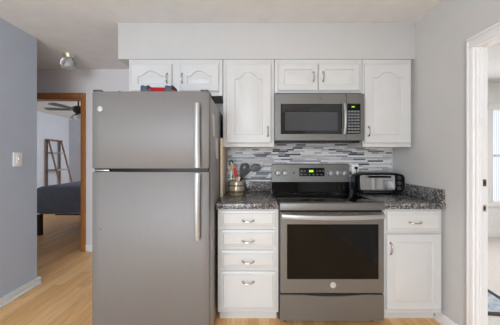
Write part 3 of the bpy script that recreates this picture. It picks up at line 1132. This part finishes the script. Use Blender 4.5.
# red-handled peeler
rd = thing('cooking_utensil', 'red-handled utensil standing handle up in the crock', 'utensil', cp(0, -0.01, 0.02))
MB().tube([cp(0.016, -0.018, 0.016), cp(0.006, -0.022, 0.12), cp(0.002, -0.024, 0.168)], [0.006, 0.008, 0.007], 8, flat=(1, 0.3)).build('blade', M['steelbright'], rd)
MB().tube([cp(0.002, -0.024, 0.166), cp(-0.003, -0.026, 0.185), cp(-0.010, -0.027, 0.215), cp(-0.016, -0.027, 0.240), cp(-0.018, -0.027, 0.248)], [0.010, 0.0135, 0.0125, 0.013, 0.006], 14).build('handle', M['redhandle'], rd)
# second pale handle (a white-handled tool)
wh = thing('rubber_scraper', 'short white-handled tool at the front of the crock', 'utensil', cp(0.02, -0.02, 0.02))
MB().tube([cp(0.004, -0.010, 0.016), cp(0.020, -0.030, 0.13), cp(0.026, -0.036, 0.168)], [0.006, 0.007, 0.009], 10).build('handle', M['white'], wh)
# black slotted turner: loop shaped head
bt = thing('slotted_turner', 'black open-headed turner leaning right in the crock', 'spatula', cp(0.02, 0, 0.02))
MB().tube([cp(-0.012, 0.010, 0.016), cp(0.030, 0.010, 0.148), cp(0.044, 0.010, 0.186)], [0.006, 0.007, 0.008], 10).build('handle', M['black'], bt)
O = [(0.034, 0.160), (0.058, 0.154), (0.104, 0.208), (0.120, 0.262), (0.096, 0.290), (0.040, 0.286), (0.024, 0.236)]
I = [(0.062, 0.236), (0.066, 0.234), (0.078, 0.246), (0.083, 0.258), (0.078, 0.264), (0.062, 0.262), (0.057, 0.250)]
OL = [[cp(a, 0.010 + o, z) for a, z in R] for R, o in ((I, 0.004), (O, 0.004), (O, -0.002), (I, -0.002), (I, 0.004))]
MB().loops(OL, False, False).build('head', M['black'], bt)
# grey-green spatula
gs = thing('silicone_spatula', 'grey green spatula leaning furthest right in the crock', 'spatula', cp(0.02, 0.02, 0.02))
MB().tube([cp(-0.022, 0.026, 0.018), cp(0.046, 0.030, 0.150), cp(0.130, 0.032, 0.228)], [0.005, 0.006, 0.007], 10).build('handle', M['black'], gs)
MB().tube([cp(0.128, 0.032, 0.224), cp(0.145, 0.034, 0.232), cp(0.170, 0.036, 0.248), cp(0.202, 0.038, 0.248), cp(0.222, 0.039, 0.238)], [0.012, 0.030, 0.040, 0.030, 0.010], 16, flat=(0.22, 1)).build('head', M['greenrubber'], gs)

# ------------------------------------------------------------------ light switch, globe lamp
sw = thing('light_switch', 'white light switch plate on the blue-grey wall', 'switch', (LX, 2.14, 1.155))
MB().box(LX + 0.0003, LX + 0.007, 2.098, 2.186, 1.170, 1.296, 0.002).build('cover_plate', M['white'], sw)
MB().box(LX + 0.0065, LX + 0.010, 2.122, 2.162, 1.200, 1.266, 0.001).build('rocker', M['trim'], sw)
MB().box(LX + 0.0095, LX + 0.018, 2.137, 2.149, 1.226, 1.246, 0.002).build('toggle', M['white'], sw)

lx, ly = -2.065, 2.69
gl = thing('ceiling_light', 'clear glass globe ceiling light with brass base in the hall', 'lamp', (lx, ly, CEIL))
MB().lathe([(0, -0.0005), (0.058, -0.0005), (0.060, -0.012), (0.056, -0.022), (0.049, -0.034), (0.048, -0.052), (0, -0.052)], (lx, ly, CEIL), 'Z', 32).build('base', M['agedbrass'], gl)
prof = []
R = 0.078
for i in range(15):
    a = math.radians(38 + (180 - 38) * i / 14)
    prof.append((R * math.sin(a), -0.118 + R * math.cos(a)))
prof[-1] = (0.0, -0.118 - R)
inner = [(max(0, (r - 0.003) if r > 0.004 else 0), h + 0.003 * (1 if h < -0.118 else -0.2)) for r, h in reversed(prof)]
MB().lathe(prof + inner + prof[:1], (lx, ly, CEIL), 'Z', 36, 0, False).build('globe', M['glass'], gl)
MB().lathe([(0.013, -0.053), (0.013, -0.08), (0.024, -0.10), (0.030, -0.122), (0.024, -0.144), (0, -0.153)], (lx, ly, CEIL), 'Z', 24).build('bulb', M['frost'], gl)

# ------------------------------------------------------------------ bedroom: bed, ladder shelf, ceiling fan
bx0, bx1, by0, by1 = -3.43, -1.85, 3.76, 5.80
bed = thing('bed', 'bed with slate blue cover seen through the doorway', 'bed', ((bx0 + bx1) / 2, (by0 + by1) / 2, 0))
nx, ny = 18, 24
mb = MB()
rngb = random.Random(3)
loops = []
for (ins, z) in ((0.0, 0.37), (-0.004, 0.46), (0.0, 0.60), (0.002, 0.70), (0.02, 0.755), (0.06, 0.782), (0.14, 0.79)):
    lp = []
    a0, a1, b0, b1 = bx0 + ins, bx1 - ins, by0 + ins, by1 - ins
    for k in range(24):
        u = k / 24
        lp.append((a0 + (a1 - a0) * u, b0, z))
    for k in range(24):
        u = k / 24
        lp.append((a1, b0 + (b1 - b0) * u, z))
    for k in range(24):
        u = k / 24
        lp.append((a1 - (a1 - a0) * u, b1, z))
    for k in range(24):
        u = k / 24
        lp.append((a0, b1 - (b1 - b0) * u, z))
    amp = 0.014 * (1 - (z - 0.37) / 0.42)
    lp = [(x + amp * math.sin(7 * y + 3 * x), y + amp * math.sin(9 * x), zz + (0.012 * math.sin(5 * x + 4 * y) if z == 0.37 else 0)) for x, y, zz in lp]
    loops.append(lp)
mb.loops(loops)
mb.build('bed_cover', M['navy'], bed, 60)
MB().box(bx0 + 0.04, bx1 - 0.04, by0 + 0.04, by1 - 0.04, 0.335, 0.40, 0.01).build('box_spring', M['linen'], bed)
MB().box(bx0 + 0.16, bx1 - 0.16, by0 + 0.20, by1 - 0.16, 0.28, 0.334, 0.005).build('frame', M['darkwood'], bed)
for x in (bx0 + 0.045, bx1 - 0.045):
    for y in (by0 + 0.045, by1 - 0.045):
        MB().box(x - 0.028, x + 0.028, y - 0.028, y + 0.028, 0, 0.3345, 0.004).build('leg', M['darkwood'], bed)

ld = thing('ladder_shelf', 'brown A-frame ladder shelf against the bedroom wall', 'shelf', (-5.30, 6.5, 0))
LA, LB = 6.28, 6.70
for y in (LA, LB):
    MB().tube([(-5.40, y, 0.0), (-5.40, y, 1.71)], 0.026, 4, flat=(1, 1)).build('leg', M['ladder'], ld)
    MB().tube([(-4.92, y, 0.012), (-5.36, y, 1.71)], 0.026, 4, flat=(1, 1)).build('leg', M['ladder'], ld)
MB().box(-5.43, -5.33, LA - 0.02, LB + 0.02, 1.70, 1.735, 0.003).build('top_rail', M['ladder'], ld)
for z in (0.45, 0.90, 1.36):
    xr = -4.92 - 0.44 * (z / 1.71)
    MB().box(-5.42, xr + 0.02, LA + 0.01, LB - 0.01, z, z + 0.03, 0.003).build('shelf_board', M['greyshelf'], ld)

fx, fy, fzc = -3.36, 4.62, 2.17
fn = thing('ceiling_fan', 'grey-bladed ceiling fan with lights in the bedroom', 'fan', (fx, fy, CEIL))
MB().lathe([(0, 0), (0.065, 0), (0.06, -0.03), (0.02, -0.05), (0.014, -0.06), (0.014, -0.17), (0.03, -0.18)], (fx, fy, CEIL - 0.0005), 'Z', 24).build('downrod', M['fanmetal'], fn)
MB().lathe([(0, 0.09), (0.05, 0.085), (0.095, 0.06), (0.10, 0.01), (0.085, -0.03), (0.05, -0.05), (0.045, -0.09), (0, -0.09)], (fx, fy, fzc), 'Z', 28).build('motor', M['fanmetal'], fn)
for k in range(5):
    a = math.radians(190 + 72 * k)
    ca, sa = math.cos(a), math.sin(a)
    L = []
    for z, e in ((0.0, 1), (0.006, 1)):
        pts = []
        for r, w in ((0.12, 0.035), (0.20, 0.05), (0.40, 0.065), (0.54, 0.062), (0.57, 0.04)):
            pts.append((r, w))
        out = [(r, w) for r, w in pts] + [(r, -w) for r, w in reversed(pts)]
        L.append([(fx + ca * r - sa * w, fy + sa * r + ca * w, fzc + 0.01 + z + 0.18 * w) for r, w in out])
    MB().loops(L).build('blade', M['fanblade'], fn)
for k in range(3):
    a = math.radians(200 + 120 * k)
    px, py = fx + 0.09 * math.cos(a), fy + 0.09 * math.sin(a)
    MB().tube([(fx + 0.03 * math.cos(a), fy + 0.03 * math.sin(a), fzc - 0.08), (px, py, fzc - 0.10)], 0.012, 10).lathe(
        [(0.018, 0.02), (0.022, 0.0), (0.04, -0.03), (0.056, -0.075), (0.052, -0.075), (0.036, -0.03), (0, -0.005)], (px, py, fzc - 0.105), 'Z', 20, 1).build('lamp_shade', [M['fanmetal'], M['frost']], fn)

# ------------------------------------------------------------------ side room rug
rgm = thing('area_rug', 'blue-grey area rug with charcoal border beyond the right doorway', 'rug', (1.95, 2.15, 0))
MB().box(1.62, 2.19, 1.90, 2.58, 0.0005, 0.010, 0.003).build('pile', M['rug'], rgm)
mb = MB()
mb.box(2.19, 2.235, 1.86, 2.62, 0.0005, 0.011, 0.003)
mb.box(1.575, 1.62, 1.86, 2.62, 0.0005, 0.011, 0.003)
mb.box(1.62, 2.19, 1.86, 1.90, 0.0005, 0.011, 0.003)
mb.box(1.62, 2.19, 2.58, 2.62, 0.0005, 0.011, 0.003)
mb.build('border', M['rugborder'], rgm)
rgm.rotation_euler.z = math.radians(-6)
